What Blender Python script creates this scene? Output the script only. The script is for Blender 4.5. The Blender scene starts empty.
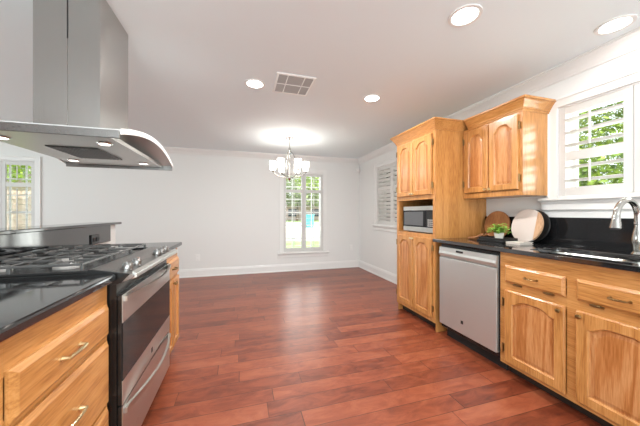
import bpy, bmesh, math, random
from mathutils import Vector, Matrix
random.seed(7)
PI = math.pi
H = 1.159          # eye height
CZ = 2.31          # ceiling height
YB = 5.266         # back wall plane
XR = 2.44          # right wall plane
SC = bpy.context.scene
COL = SC.collection

# ------------------------------------------------------------------ camera
cd = bpy.data.cameras.new('camera'); cam = bpy.data.objects.new('camera', cd); COL.objects.link(cam)
cam.location = (0, 0, H); cam.rotation_euler = (math.radians(90), 0, math.radians(-16.45))
cd.sensor_width = 36; cd.lens = 36 * 266 / 640; cd.clip_start = 0.02; cd.clip_end = 300
SC.camera = cam
# ------------------------------------------------------------------ sky, sun, large lights, exposure
SC.view_settings.view_transform = 'Standard'; SC.view_settings.look = 'None'
SC.view_settings.gamma = 1; SC.view_settings.use_curve_mapping = False
SC.view_settings.exposure = 0.12
W = bpy.data.worlds.new('sky'); SC.world = W; W.use_nodes = True
wn = W.node_tree.nodes; wl = W.node_tree.links
bgn = wn['Background']; bgn.inputs['Color'].default_value = (0.86, 0.93, 1.0, 1); bgn.inputs['Strength'].default_value = 2.2

def light(name, kind, loc, energy, color=(1, 1, 1), rot=(0, 0, 0), **k):
    l = bpy.data.lights.new(name, kind); l.energy = energy; l.color = color
    for a, v in k.items(): setattr(l, a, v)
    o = bpy.data.objects.new(name, l); COL.objects.link(o); o.location = loc; o.rotation_euler = rot
    return o
light('sun', 'SUN', (0, -10, 20), 6.5, (1, .96, .88), (math.radians(38), 0, math.radians(20)), angle=0.02)
# unseen area fills added behind the camera and before the solid left wall
light('fill_rear', 'AREA', (0.2, -2.35, 1.35), 120, (.87, .98, 1), (math.radians(102), 0, 0), shape='RECTANGLE', size=4.0, size_y=1.9)
light('fill_left', 'AREA', (-4.85, 2.2, 1.4), 66, (.87, .98, 1), (math.radians(100), 0, math.radians(-90)), shape='RECTANGLE', size=3.4, size_y=1.7)

# daylight coming in through the sink window and the far dining window
light('daylight_sink_window', 'AREA', (3.0, 1.08, 1.75), 26, (.96, 1, .98), (math.radians(90), 0, math.radians(90)), shape='RECTANGLE', size=1.0, size_y=.8)
light('daylight_far_window', 'AREA', (1.2, YB + .6, 1.3), 26, (.96, 1, 1), (math.radians(90), 0, math.radians(180)), shape='RECTANGLE', size=1.0, size_y=1.7)

# ------------------------------------------------------------------ materials
def nmat(name):
    m = bpy.data.materials.new(name); m.use_nodes = True
    nt = m.node_tree; return m, nt, nt.nodes, nt.links, nt.nodes['Principled BSDF']
def mat(name, col, rough=.5, metal=0, **k):
    m, nt, n, l, b = nmat(name)
    b.inputs['Base Color'].default_value = (*col, 1); b.inputs['Roughness'].default_value = rough; b.inputs['Metallic'].default_value = metal
    for a, v in k.items(): b.inputs[a.replace('_', ' ')].default_value = v
    # faint procedural variation so that no surface is perfectly flat
    no = n.new('ShaderNodeTexNoise'); no.inputs['Scale'].default_value = 6; no.inputs['Detail'].default_value = 4
    tc = n.new('ShaderNodeTexCoord'); l.new(tc.outputs['Object'], no.inputs['Vector'])
    mr = n.new('ShaderNodeMapRange'); mr.inputs[3].default_value = max(0, rough - .03); mr.inputs[4].default_value = min(1, rough + .04)
    l.new(no.outputs['Fac'], mr.inputs[0]); l.new(mr.outputs[0], b.inputs['Roughness'])
    return m
def emit(name, col, s):
    m, nt, n, l, b = nmat(name)
    b.inputs['Base Color'].default_value = (1, 1, 1, 1)
    b.inputs['Emission Color'].default_value = (*col, 1); b.inputs['Emission Strength'].default_value = s
    return m
def ramp(n, l, src, stops):
    r = n.new('ShaderNodeValToRGB'); e = r.color_ramp.elements
    while len(e) > 1: e.remove(e[-1])
    e[0].position = stops[0][0]; e[0].color = (*stops[0][1], 1)
    for p, c in stops[1:]:
        x = e.new(p); x.color = (*c, 1)
    l.new(src, r.inputs[0]); return r
def oak(name, axis, c0, c1, c2, rough=.32, cath=False):
    m, nt, n, l, b = nmat(name)
    tc = n.new('ShaderNodeTexCoord')
    mp = n.new('ShaderNodeMapping'); s = [1, 1, 1]; s[axis] = .07; mp.inputs['Scale'].default_value = s
    l.new(tc.outputs['Object'], mp.inputs[0])
    big = n.new('ShaderNodeTexNoise'); big.inputs['Scale'].default_value = 9; big.inputs['Detail'].default_value = 2
    l.new(mp.outputs[0], big.inputs['Vector'])
    # contour lines of a smooth stretched noise give the flame figure of plain sawn oak
    mul = n.new('ShaderNodeMath'); mul.operation = 'MULTIPLY'; mul.inputs[1].default_value = 34 if cath else 22
    l.new(big.outputs['Fac'], mul.inputs[0])
    sn = n.new('ShaderNodeMath'); sn.operation = 'SINE'; l.new(mul.outputs[0], sn.inputs[0])
    fine = n.new('ShaderNodeTexNoise'); fine.inputs['Scale'].default_value = 170; fine.inputs['Detail'].default_value = 3
    l.new(mp.outputs[0], fine.inputs['Vector'])
    a = n.new('ShaderNodeMath'); a.operation = 'MULTIPLY_ADD'; a.inputs[1].default_value = .20 if cath else .10; l.new(sn.outputs[0], a.inputs[0])
    l.new(fine.outputs['Fac'], a.inputs[2])
    r = ramp(n, l, a.outputs[0], [(.20, c0), (.48, c1), (.78, c2)])
    l.new(r.outputs[0], b.inputs['Base Color']); b.inputs['Roughness'].default_value = rough
    b.inputs['Coat Weight'].default_value = .25; b.inputs['Coat Roughness'].default_value = .12
    bp = n.new('ShaderNodeBump'); bp.inputs['Strength'].default_value = .12; bp.inputs['Distance'].default_value = .001
    l.new(a.outputs[0], bp.inputs['Height']); l.new(bp.outputs[0], b.inputs['Normal'])
    return m
OC = ((.34, .130, .030), (.51, .228, .064), (.61, .305, .105))
M = {}
M['oak_z'] = oak('oak_upright_grain', 2, *OC)
M['oak_y'] = oak('oak_lengthwise_grain', 1, *OC)
M['oak_panel'] = oak('oak_flame_figure', 2, (.36, .125, .030), (.475, .190, .058), (.60, .29, .115), cath=True)
M['oak_in'] = oak('oak_inside', 2, (.25, .12, .045), (.36, .18, .075), (.44, .23, .10), rough=.5)

def floor_mat():
    m, nt, n, l, b = nmat('cherry_plank_floor')
    tc = n.new('ShaderNodeTexCoord'); sp = n.new('ShaderNodeSeparateXYZ'); l.new(tc.outputs['Object'], sp.inputs[0])
    def mth(op, a, bb=None, c=None):
        x = n.new('ShaderNodeMath'); x.operation = op
        for i, v in enumerate((a, bb, c)):
            if v is None: continue
            if isinstance(v, (int, float)): x.inputs[i].default_value = v
            else: l.new(v, x.inputs[i])
        return x.outputs[0]
    ry = mth('DIVIDE', sp.outputs[1], .127); row = mth('FLOOR', ry); fy = mth('SUBTRACT', ry, row)
    w1 = n.new('ShaderNodeTexWhiteNoise'); w1.noise_dimensions = '1D'; l.new(row, w1.inputs['W'])
    w2 = n.new('ShaderNodeTexWhiteNoise'); w2.noise_dimensions = '1D'; l.new(mth('ADD', row, 37.3), w2.inputs['W'])
    ln = mth('MULTIPLY_ADD', w2.outputs['Value'], .6, .75)
    rx = mth('ADD', mth('DIVIDE', sp.outputs[0], ln), mth('MULTIPLY', w1.outputs['Value'], 7.3))
    colm = mth('FLOOR', rx); fx = mth('SUBTRACT', rx, colm)
    cb = n.new('ShaderNodeCombineXYZ'); l.new(row, cb.inputs[0]); l.new(colm, cb.inputs[1])
    idn = n.new('ShaderNodeTexWhiteNoise'); idn.noise_dimensions = '2D'; l.new(cb.outputs[0], idn.inputs['Vector'])
    # mottled figure, shifted per plank
    ofs = n.new('ShaderNodeVectorMath'); ofs.operation = 'SCALE'; ofs.inputs['Scale'].default_value = 9
    l.new(idn.outputs['Color'], ofs.inputs[0])
    ad = n.new('ShaderNodeVectorMath'); ad.operation = 'ADD'; l.new(tc.outputs['Object'], ad.inputs[0]); l.new(ofs.outputs[0], ad.inputs[1])
    mp = n.new('ShaderNodeMapping'); mp.inputs['Scale'].default_value = (3.2, 9, 1); l.new(ad.outputs[0], mp.inputs[0])
    no = n.new('ShaderNodeTexNoise'); no.inputs['Scale'].default_value = 1.6; no.inputs['Detail'].default_value = 7; no.inputs['Roughness'].default_value = .68
    no.inputs['Distortion'].default_value = .8
    l.new(mp.outputs[0], no.inputs['Vector'])
    t = mth('ADD', mth('MULTIPLY', idn.outputs['Value'], .26), mth('MULTIPLY_ADD', no.outputs['Fac'], .95, -.07))
    r = ramp(n, l, t, [(.18, (.060, .011, .005)), (.38, (.165, .034, .014)), (.58, (.265, .062, .026)), (.85, (.37, .11, .05))])
    # seams
    dy = mth('MINIMUM', fy, mth('SUBTRACT', 1, fy)); dx = mth('MULTIPLY', mth('MINIMUM', fx, mth('SUBTRACT', 1, fx)), 7.5)
    d = mth('MINIMUM', dy, dx)
    sm = n.new('ShaderNodeMapRange'); sm.inputs[1].default_value = .004; sm.inputs[2].default_value = .02; sm.inputs[3].default_value = .14; sm.inputs[4].default_value = 1
    l.new(d, sm.inputs[0])
    mx = n.new('ShaderNodeMix'); mx.data_type = 'RGBA'; mx.blend_type = 'MULTIPLY'; mx.inputs[0].default_value = 1
    l.new(r.outputs[0], mx.inputs[6]); l.new(sm.outputs[0], mx.inputs[7]); l.new(mx.outputs[2], b.inputs['Base Color'])
    rr = n.new('ShaderNodeMapRange'); rr.inputs[3].default_value = .30; rr.inputs[4].default_value = .46; l.new(no.outputs['Fac'], rr.inputs[0])
    l.new(rr.outputs[0], b.inputs['Roughness']); b.inputs['Coat Weight'].default_value = .2; b.inputs['Coat Roughness'].default_value = .22
    bp = n.new('ShaderNodeBump'); bp.inputs['Strength'].default_value = .25; bp.inputs['Distance'].default_value = .002
    l.new(mth('ADD', sm.outputs[0], mth('MULTIPLY', no.outputs['Fac'], .5)), bp.inputs['Height']); l.new(bp.outputs[0], b.inputs['Normal'])
    return m
M['floor'] = floor_mat()

def granite(name='black_granite', ior=2.1):
    m, nt, n, l, b = nmat(name); b.inputs['IOR'].default_value = ior
    tc = n.new('ShaderNodeTexCoord'); v = n.new('ShaderNodeTexNoise'); v.inputs['Scale'].default_value = 260; v.inputs['Detail'].default_value = 2
    l.new(tc.outputs['Object'], v.inputs['Vector'])
    r = ramp(n, l, v.outputs['Fac'], [(.5, (.010, .010, .011)), (.66, (.022, .022, .023)), (.74, (.10, .10, .095))])
    l.new(r.outputs[0], b.inputs['Base Color']); b.inputs['Roughness'].default_value = .07
    return m
M['granite'] = granite(); M['granite_dark'] = granite('black_granite_backsplash', 1.42)

def brushed(name, col, rough, axis, metal=1.0):
    m, nt, n, l, b = nmat(name)
    tc = n.new('ShaderNodeTexCoord'); mp = n.new('ShaderNodeMapping'); s = [220, 220, 220]; s[axis] = 3; mp.inputs['Scale'].default_value = s
    l.new(tc.outputs['Object'], mp.inputs[0])
    no = n.new('ShaderNodeTexNoise'); no.inputs['Scale'].default_value = 1; no.inputs['Detail'].default_value = 2; l.new(mp.outputs[0], no.inputs['Vector'])
    mr = n.new('ShaderNodeMapRange'); mr.inputs[3].default_value = rough - .06; mr.inputs[4].default_value = rough + .08
    l.new(no.outputs['Fac'], mr.inputs[0]); l.new(mr.outputs[0], b.inputs['Roughness'])
    b.inputs['Base Color'].default_value = (*col, 1); b.inputs['Metallic'].default_value = metal
    return m
M['steel'] = brushed('brushed_steel', (.60, .60, .575), .30, 1)
M['steel_v'] = brushed('brushed_steel_upright', (.48, .47, .45), .22, 2)
M['panel'] = brushed('dark_steel_panel', (.30, .29, .28), .28, 1)
M['steel_dw'] = brushed('satin_steel_light', (.58, .59, .57), .40, 1, .75)
M['chrome'] = mat('polished_nickel', (.50, .49, .47), .16, 1)
M['sinksteel'] = brushed('sink_steel', (.72, .72, .70), .26, 1)
M['bronze'] = mat('antique_brass', (.30, .20, .09), .35, 1)
M['brass'] = mat('satin_brass', (.72, .60, .36), .28, 1)
M['wall'] = mat('wall_paint_warm_white', (.77, .765, .745), .6)
M['ceil'] = mat('ceiling_paint_white', (.82, .885, .905), .75)
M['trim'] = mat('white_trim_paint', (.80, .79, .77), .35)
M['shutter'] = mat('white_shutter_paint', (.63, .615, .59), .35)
M['black'] = mat('black_enamel', (.012, .012, .012), .22)
M['blackmatte'] = mat('black_matte', (.015, .015, .015), .6)
M['iron'] = mat('cast_iron', (.10, .098, .095), .26)
M['ovenglass'] = mat('dark_oven_glass', (.012, .012, .013), .06, 0, Specular_IOR_Level=.2)
M['mwglass'] = mat('microwave_window', (.10, .105, .11), .18)
M['plastic'] = mat('white_plastic', (.82, .81, .79), .4)
M['vent_dark'] = mat('vent_shadow_grey', (.10, .095, .09), .7)
M['vent_grey'] = mat('vent_vane_grey', (.42, .40, .38), .5)
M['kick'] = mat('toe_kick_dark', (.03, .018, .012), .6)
M['opal'] = emit('opal_glass_lit', (1, .95, .88), 5.5)
M['lamp'] = emit('downlight_lens', (1, .96, .90), 14.0)
M['hoodlamp'] = emit('hood_lamp_lens', (1, .95, .86), 3.0)
M['filter'] = mat('grease_filter', (.06, .06, .055), .35, .6)
M['marble'] = mat('pale_marble', (.66, .58, .53), .3)
M['board_tan'] = oak('tan_board', 2, (.42, .24, .13), (.55, .33, .19), (.62, .40, .25), .45)
M['board_brown'] = oak('brown_board', 2, (.20, .070, .022), (.32, .125, .042), (.40, .17, .062), .4)
M['board_black'] = mat('black_board', (.012, .011, .010), .5)
M['pot'] = mat('cream_ceramic', (.70, .66, .58), .45)
M['soil'] = mat('potting_soil', (.05, .03, .02), .9)
M['herb'] = mat('herb_leaves', (.22, .42, .06), .5)
M['tray'] = mat('black_tray_paint', (.012, .012, .012), .4)
M['paper'] = mat('cream_pages', (.62, .56, .50), .7)

def glass_mat(name, col):
    m, nt, n, l, b = nmat(name); n.remove(b)
    t = n.new('ShaderNodeBsdfTransparent'); t.inputs[0].default_value = (*col, 1)
    g = n.new('ShaderNodeBsdfGlossy'); g.inputs['Roughness'].default_value = .02
    f = n.new('ShaderNodeFresnel'); f.inputs[0].default_value = 1.3
    x = n.new('ShaderNodeMixShader'); l.new(f.outputs[0], x.inputs[0]); l.new(t.outputs[0], x.inputs[1]); l.new(g.outputs[0], x.inputs[2])
    l.new(x.outputs[0], n['Material Output'].inputs[0]); return m
M['glass'] = glass_mat('window_glass', (.97, .98, .97))

def varied(name, c0, c1, scale, rough=.8):
    m, nt, n, l, b = nmat(name)
    tc = n.new('ShaderNodeTexCoord'); no = n.new('ShaderNodeTexNoise'); no.inputs['Scale'].default_value = scale; no.inputs['Detail'].default_value = 5
    l.new(tc.outputs['Object'], no.inputs['Vector']); r = ramp(n, l, no.outputs['Fac'], [(.35, c0), (.65, c1)])
    l.new(r.outputs[0], b.inputs['Base Color']); b.inputs['Roughness'].default_value = rough; return m
M['lawn'] = varied('lawn_grass', (.20, .28, .10), (.32, .40, .18), 3)
M['drive'] = varied('pale_concrete', (.62, .58, .50), (.72, .68, .60), 1)
M['leafA'] = varied('leaves_bright', (.13, .24, .02), (.42, .55, .07), 5, .6)
M['leafB'] = varied('leaves_deep', (.16, .22, .10), (.42, .50, .24), 5, .6)
M['bark'] = varied('bark', (.10, .07, .05), (.20, .15, .11), 8)
M['brick'] = varied('pale_pink_brick', (.55, .40, .35), (.66, .52, .46), 12)
M['roof'] = varied('grey_shingle', (.20, .17, .16), (.30, .26, .24), 8)
M['housewin'] = mat('dark_house_window', (.05, .06, .08), .2)
M['bin'] = mat('turquoise_bin_plastic', (.10, .55, .58), .45)

# ------------------------------------------------------------------ mesh helpers
def box(bm, x0, x1, y0, y1, z0, z1):
    vs = [bm.verts.new((x, y, z)) for x in (x0, x1) for y in (y0, y1) for z in (z0, z1)]
    for f in ((0, 1, 3, 2), (4, 6, 7, 5), (0, 4, 5, 1), (2, 3, 7, 6), (0, 2, 6, 4), (1, 5, 7, 3)):
        bm.faces.new([vs[i] for i in f])
def prism(bm, poly, p0, ex):
    """polygon (list of 3D points) extruded by the vector ex"""
    a = [bm.verts.new(Vector(p) + Vector(p0)) for p in poly]; b = [bm.verts.new(Vector(p) + Vector(p0) + Vector(ex)) for p in poly]
    n = len(poly); bm.faces.new(a); bm.faces.new(b[::-1])
    for i in range(n): bm.faces.new((a[i], a[(i + 1) % n], b[(i + 1) % n], b[i]))
def lathe(bm, prof, c=(0, 0, 0), axis='z', n=24, scale=(1, 1)):
    rings = []
    for r, h in prof:
        ring = []
        for i in range(n):
            t = 2 * PI * i / n; u, v = r * math.cos(t) * scale[0], r * math.sin(t) * scale[1]
            p = {'z': (u, v, h), 'x': (h, u, v), 'y': (u, h, v)}[axis]
            ring.append(bm.verts.new(Vector(p) + Vector(c)))
        rings.append(ring)
    for a, b in zip(rings, rings[1:]):
        for i in range(n): bm.faces.new((a[i], a[(i + 1) % n], b[(i + 1) % n], b[i]))
    bm.faces.new(rings[0][::-1]); bm.faces.new(rings[-1])
def tube(bm, pts, r, n=10):
    pts = [Vector(p) for p in pts]; rings = []
    rs = r if isinstance(r, (list, tuple)) else [r] * len(pts)
    up = None
    for i, p in enumerate(pts):
        d = (pts[min(i + 1, len(pts) - 1)] - pts[max(i - 1, 0)]).normalized()
        if up is None: up = d.orthogonal().normalized()
        up = (up - d * up.dot(d)).normalized(); s = d.cross(up)
        rings.append([bm.verts.new(p + (up * math.cos(2 * PI * k / n) + s * math.sin(2 * PI * k / n)) * rs[i]) for k in range(n)])
    for a, b in zip(rings, rings[1:]):
        for k in range(n): bm.faces.new((a[k], a[(k + 1) % n], b[(k + 1) % n], b[k]))
    bm.faces.new(rings[0][::-1]); bm.faces.new(rings[-1])
def sm_arc(c, r, a0, a1, n, ax):
    return [Vector(c) + Vector(ax[0]) * r * math.cos(a0 + (a1 - a0) * i / n) + Vector(ax[1]) * r * math.sin(a0 + (a1 - a0) * i / n) for i in range(n + 1)]

def obj(name, bm, m, parent=None, bevel=0, smooth=False, label=None):
    """link ONE mesh object; vertices are given in world space and stored relative to the root's base"""
    base = Vector((0, 0, 0)); p = parent
    while p is not None: base += p.location; p = p.parent
    bmesh.ops.recalc_face_normals(bm, faces=bm.faces)
    if base.length: bmesh.ops.translate(bm, verts=bm.verts, vec=-base)
    me = bpy.data.meshes.new(name); bm.to_mesh(me); bm.free()
    for mm in (m if isinstance(m, list) else [m]): me.materials.append(mm)
    if smooth: me.shade_smooth(); me.set_sharp_from_angle(angle=math.radians(35))
    o = bpy.data.objects.new(name, me); COL.objects.link(o)
    if parent is not None: o.parent = parent
    if bevel:
        b = o.modifiers.new('bevel', 'BEVEL'); b.width = bevel; b.segments = 2; b.limit_method = 'ANGLE'; b.angle_limit = math.radians(40)
    if label: o['label'] = label
    return o
def NB(): return bmesh.new()
def bxo(name, m, parent, *d, bevel=0, label=None):
    b = NB(); box(b, *d); return obj(name, b, m, parent, bevel, label=label)
def thing(name, label, cat, loc=(0, 0, 0), group=None):
    o = bpy.data.objects.new(name, None); COL.objects.link(o); o.location = loc; o['label'] = label; o['category'] = cat
    if group: o['group'] = group
    return o
def tag(o, label, cat, group=None, kind=None):
    o['label'] = label; o['category'] = cat
    if group: o['group'] = group
    if kind: o['kind'] = kind
    return o
def structure(name, bm, m, bevel=0, label=None):
    o = obj(name, bm, m, None, bevel); o['kind'] = 'structure'
    if label: o['label'] = label
    return o
def sroot(name, loc, label):
    o = bpy.data.objects.new(name, None); COL.objects.link(o); o.location = loc; o['kind'] = 'structure'; o['label'] = label; return o
def copy_tree(o, loc, label, group=None):
    r = o.copy(); COL.objects.link(r); r.location = loc; r['label'] = label
    if group: r['group'] = group
    def rec(src, dst):
        for ch in src.children:
            c = ch.copy(); COL.objects.link(c); c.parent = dst; rec(ch, c)
    rec(o, r); return r

# wall maps: (a along the wall, z up, d out of the wall into the room)
def m_back(a, z, d): return Vector((a, YB - d, z))
def m_right(a, z, d): return Vector((XR - d, a, z))
def m_left(a, z, d): return Vector((-5 + d, a, z))
def m_rear(a, z, d): return Vector((a, -2.5 + d, z))
def mbox(bm, mp, a0, a1, z0, z1, d0, d1):
    p, q = mp(a0, z0, d0), mp(a1, z1, d1)
    box(bm, min(p.x, q.x), max(p.x, q.x), min(p.y, q.y), max(p.y, q.y), p.z, q.z)
def mprof(bm, mp, prof, a0, a1, mit0=0, mit1=0):
    """profile of (d, z) run along the wall from a0 to a1; mit = mitre per unit of d"""
    A = [bm.verts.new(mp(a0 + mit0 * d, z, d)) for d, z in prof]; B = [bm.verts.new(mp(a1 + mit1 * d, z, d)) for d, z in prof]
    n = len(prof); bm.faces.new(A); bm.faces.new(B[::-1])
    for i in range(n): bm.faces.new((A[i], A[(i + 1) % n], B[(i + 1) % n], B[i]))
def wall(name, mp, a0, a1, holes, label, th=.2):
    bm = NB(); az = sorted({a0, a1, *[h[0] for h in holes], *[h[1] for h in holes]}); zz = sorted({0, CZ, *[h[2] for h in holes], *[h[3] for h in holes]})
    def solid(i, j):
        if not (0 <= i < len(az) - 1 and 0 <= j < len(zz) - 1): return False
        ca, cz = (az[i] + az[i + 1]) / 2, (zz[j] + zz[j + 1]) / 2
        return not any(h[0] < ca < h[1] and h[2] < cz < h[3] for h in holes)
    for i in range(len(az) - 1):
        for j in range(len(zz) - 1):
            if not solid(i, j): continue
            P = lambda a, z, d: bm.verts.new(mp(a, z, d))
            q = (az[i], az[i + 1], zz[j], zz[j + 1])
            for d in (0, -th): bm.faces.new([P(q[0], q[2], d), P(q[1], q[2], d), P(q[1], q[3], d), P(q[0], q[3], d)])
            if not solid(i - 1, j): bm.faces.new([P(q[0], q[2], 0), P(q[0], q[3], 0), P(q[0], q[3], -th), P(q[0], q[2], -th)])
            if not solid(i + 1, j): bm.faces.new([P(q[1], q[2], 0), P(q[1], q[3], 0), P(q[1], q[3], -th), P(q[1], q[2], -th)])
            if not solid(i, j - 1): bm.faces.new([P(q[0], q[2], 0), P(q[1], q[2], 0), P(q[1], q[2], -th), P(q[0], q[2], -th)])
            if not solid(i, j + 1): bm.faces.new([P(q[0], q[3], 0), P(q[1], q[3], 0), P(q[1], q[3], -th), P(q[0], q[3], -th)])
    bmesh.ops.remove_doubles(bm, verts=bm.verts, dist=1e-5)
    return structure(name, bm, M['wall'], label=label)

# ------------------------------------------------------------------ room shell
b = NB(); box(b, -5.2, XR + .2, -2.7, YB + .2, -.1, 0); structure('floor', b, M['floor'])
b = NB(); box(b, -5.2, XR + .2, -2.7, YB + .2, CZ, CZ + .12); structure('ceiling', b, M['ceil'])
WZ = (.37, 1.97)
wall('wall_back', m_back, -5, XR + .2, [(.80, 1.62, *WZ), (-3.92, -3.10, *WZ)], 'pale far wall of the dining area')
KW = (.65, 1.505, 1.28, 2.00); DW = (3.45, 4.47, .94, 2.00)
wall('wall_right', m_right, -2.5, YB, [KW, DW], 'pale wall behind the sink counter')
wall('wall_left', m_left, -2.5, YB, [], 'far left wall')
wall('wall_rear', m_rear, -5, XR, [(-1.6, 1.9, 0.05, 2.05)], 'wall behind the viewer')  # wide opening is invented, it lets sky light into the room

CROWN = [(0, CZ), (0, CZ - .100), (.010, CZ - .100), (.014, CZ - .088), (.022, CZ - .080), (.034, CZ - .060), (.056, CZ - .036), (.068, CZ - .026), (.072, CZ - .014), (.084, CZ - .012), (.084, CZ)]
BASE = [(0, 0), (0, .145), (.006, .145), (.010, .135), (.013, .118), (.016, .110), (.016, .022), (.024, .020), (.028, .012), (.028, 0)]
b = NB(); mprof(b, m_back, CROWN, -5, XR, 0, -1); structure('trim_1', b, M['trim'], label='white crown moulding along the far wall')
b = NB(); mprof(b, m_right, CROWN, -2.5, YB, 0, -1); structure('trim_2', b, M['trim'], label='white crown moulding along the right wall')
b = NB(); mprof(b, m_back, BASE, -5, XR, 0, -1); structure('baseboard_back', b, M['trim'])
b = NB(); mprof(b, m_right, BASE, 2.83, YB, 0, -1); structure('baseboard_right', b, M['trim'])

def window(name, mp, hole, panels, rails, loc, label, spacing, tilt, cols=4, rows=6, low=0, hw=.031, vt=.0055):
    a0, a1, z0, z1 = hole
    r = sroot(name, loc, label); cw = .075
    f = NB()
    for q in ((a0 - cw, a0, z0 - .02, z1 + cw), (a1, a1 + cw, z0 - .02, z1 + cw), (a0, a1, z1, z1 + cw)): mbox(f, mp, *q, .001, .018)
    for q in ((a0 - cw, a0 - cw + .018, z0 - .02, z1 + cw), (a1 + cw - .018, a1 + cw, z0 - .02, z1 + cw), (a0 - cw + .018, a1 + cw - .018, z1 + cw - .018, z1 + cw)): mbox(f, mp, *q, .018, .026)
    # white lining of the recess
    for q in ((a0, a0 + .012, z0, z1), (a1 - .012, a1, z0, z1), (a0 + .012, a1 - .012, z1 - .012, z1), (a0 + .012, a1 - .012, z0, z0 + .012)): mbox(f, mp, *q, -.19, .001)
    obj('window_frame', f, M['trim'], r, .002)
    s = NB()
    mprof(s, mp, [(0, z0), (.058, z0), (.062, z0 - .006), (.062, z0 - .018), (.056, z0 - .024), (.030, z0 - .026), (.026, z0 - .04), (.020, z0 - .05), (.020, z0 - .095), (.014, z0 - .10), (0, z0 - .10)], a0 - cw - .04, a1 + cw + .04)
    obj('window_sill', s, M['trim'], r, .002)
    # sash with glazing bars
    g = NB(); d0, d1 = -.175, -.145; e = .035
    for q in ((a0 + .012, a0 + e, z0 + .012, z1 - .012), (a1 - e, a1 - .012, z0 + .012, z1 - .012), (a0 + e, a1 - e, z1 - e, z1 - .012), (a0 + e, a1 - e, z0 + .012, z0 + e), (a0 + e, a1 - e, (z0 + z1) / 2 - .018, (z0 + z1) / 2 + .018)): mbox(g, mp, *q, d0, d1)
    for i in range(1, cols): x = a0 + (a1 - a0) * i / cols; mbox(g, mp, x - .008, x + .008, z0 + e, z1 - e, d0 + .004, d1 - .004)
    for j in range(1, rows):
        if j * 2 == rows: continue
        z = z0 + (z1 - z0) * j / rows; mbox(g, mp, a0 + e, a1 - e, z - .008, z + .008, d0 + .006, d1 - .006)
    obj('sash', g, M['trim'], r)
    g = NB(); mbox(g, mp, a0 + .02, a1 - .02, z0 + .02, z1 - .02, -.162, -.158); obj('pane', g, M['glass'], r)
    for (p0, p1) in panels:
        s = NB(); st = .047; t0, t1 = -.022, .004
        mbox(s, mp, p0, p0 + st, z0 + .014, z1 - .014, t0, t1); mbox(s, mp, p1 - st, p1, z0 + .014, z1 - .014, t0, t1)
        zs = [z0 + .014] + [v for ra in rails for v in ra] + [z1 - .014]
        bands = [(zs[0], zs[0] + low)] + [tuple(ra) for ra in rails] + [(zs[-1] - .055, zs[-1])]
        for z_0, z_1 in bands: mbox(s, mp, p0 + st, p1 - st, z_0, z_1, t0 + .003, t1 - .003)
        for (lo, hi) in zip([x[1] for x in bands[:-1]], [x[0] for x in bands[1:]]):
            n = max(2, int((hi - lo) / spacing)); stp = (hi - lo) / n
            for k in range(n):
                zc = lo + stp * (k + .5); c, sn = math.cos(tilt), math.sin(tilt); pr = []
                for t in range(8):
                    u, v = hw * math.cos(2 * PI * t / 8), vt * math.sin(2 * PI * t / 8)
                    pr.append(((t0 + t1) / 2 + u * c - v * sn, zc + u * sn + v * c))
                mprof(s, mp, pr, p0 + st, p1 - st)
            pm = (p0 + p1) / 2; mbox(s, mp, pm - .006, pm + .006, lo + .03, hi - .02, t1 + .022, t1 + .031)
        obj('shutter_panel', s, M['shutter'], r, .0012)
    return r
window('window_1', m_back, (.80, 1.62, *WZ), [(.803, 1.2085), (1.2115, 1.617)], [(1.565, 1.63)], (1.21, YB, .37), 'tall white shuttered window behind the chandelier', .075, .0, low=.075, hw=.019, vt=.003)
window('window_2', m_back, (-3.92, -3.10, *WZ), [(-3.917, -3.5115), (-3.5085, -3.103)], [(1.565, 1.63)], (-3.51, YB, .37), 'tall white shuttered window left of the range hood', .075, .0, low=.075, hw=.019, vt=.003)
window('window_3', m_right, KW, [(.653, 1.0755), (1.0785, 1.502)], [(1.565, 1.635)], (XR, 1.09, 1.28), 'white shuttered window above the kitchen sink', 0.076, .20, cols=2, rows=2, low=.065, vt=.0075)
window('window_4', m_right, DW, [(3.453, 3.9585), (3.9615, 4.467)], [(1.565, 1.63)], (XR, 3.96, .94), 'white shuttered window between pantry cabinet and far corner', .062, 1.2, cols=4, rows=4, low=.065)
# crank of the sink window's shutter
# half wall with granite
b = NB(); box(b, -1.24, -1.12, -.6, 2.90, 0, 1.055); structure('wall_peninsula', b, M['wall'], label='white half wall behind the range')
b = NB(); box(b, -1.119, -1.10, -.6, 2.757, .912, 1.055); tag(obj('granite_backsplash', b, M['granite'], None, .002), 'glossy dark granite panel on the half wall behind the range', 'backsplash')
b = NB(); box(b, -1.29, -1.075, -.6, 2.915, 1.0555, 1.076); tag(obj('granite_ledge', b, M['granite'], None, .004), 'dark granite ledge capping the half wall behind the range', 'ledge')
for n_, (y0, y1) in {'a': (2.46, 2.53)}.items():
    t = thing('power_outlet', 'black power outlet on the granite panel behind the range', 'outlet', (-1.10, 2.495, .98))
    bxo('cover_plate', M['black'], t, -1.0995, -1.09, 2.43, 2.545, .916, .990, bevel=.003)
    bxo('receptacle', M['blackmatte'], t, -1.09, -1.086, 2.45, 2.48, .938, .968); bxo('receptacle', M['blackmatte'], t, -1.09, -1.086, 2.495, 2.525, .938, .968)

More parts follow.
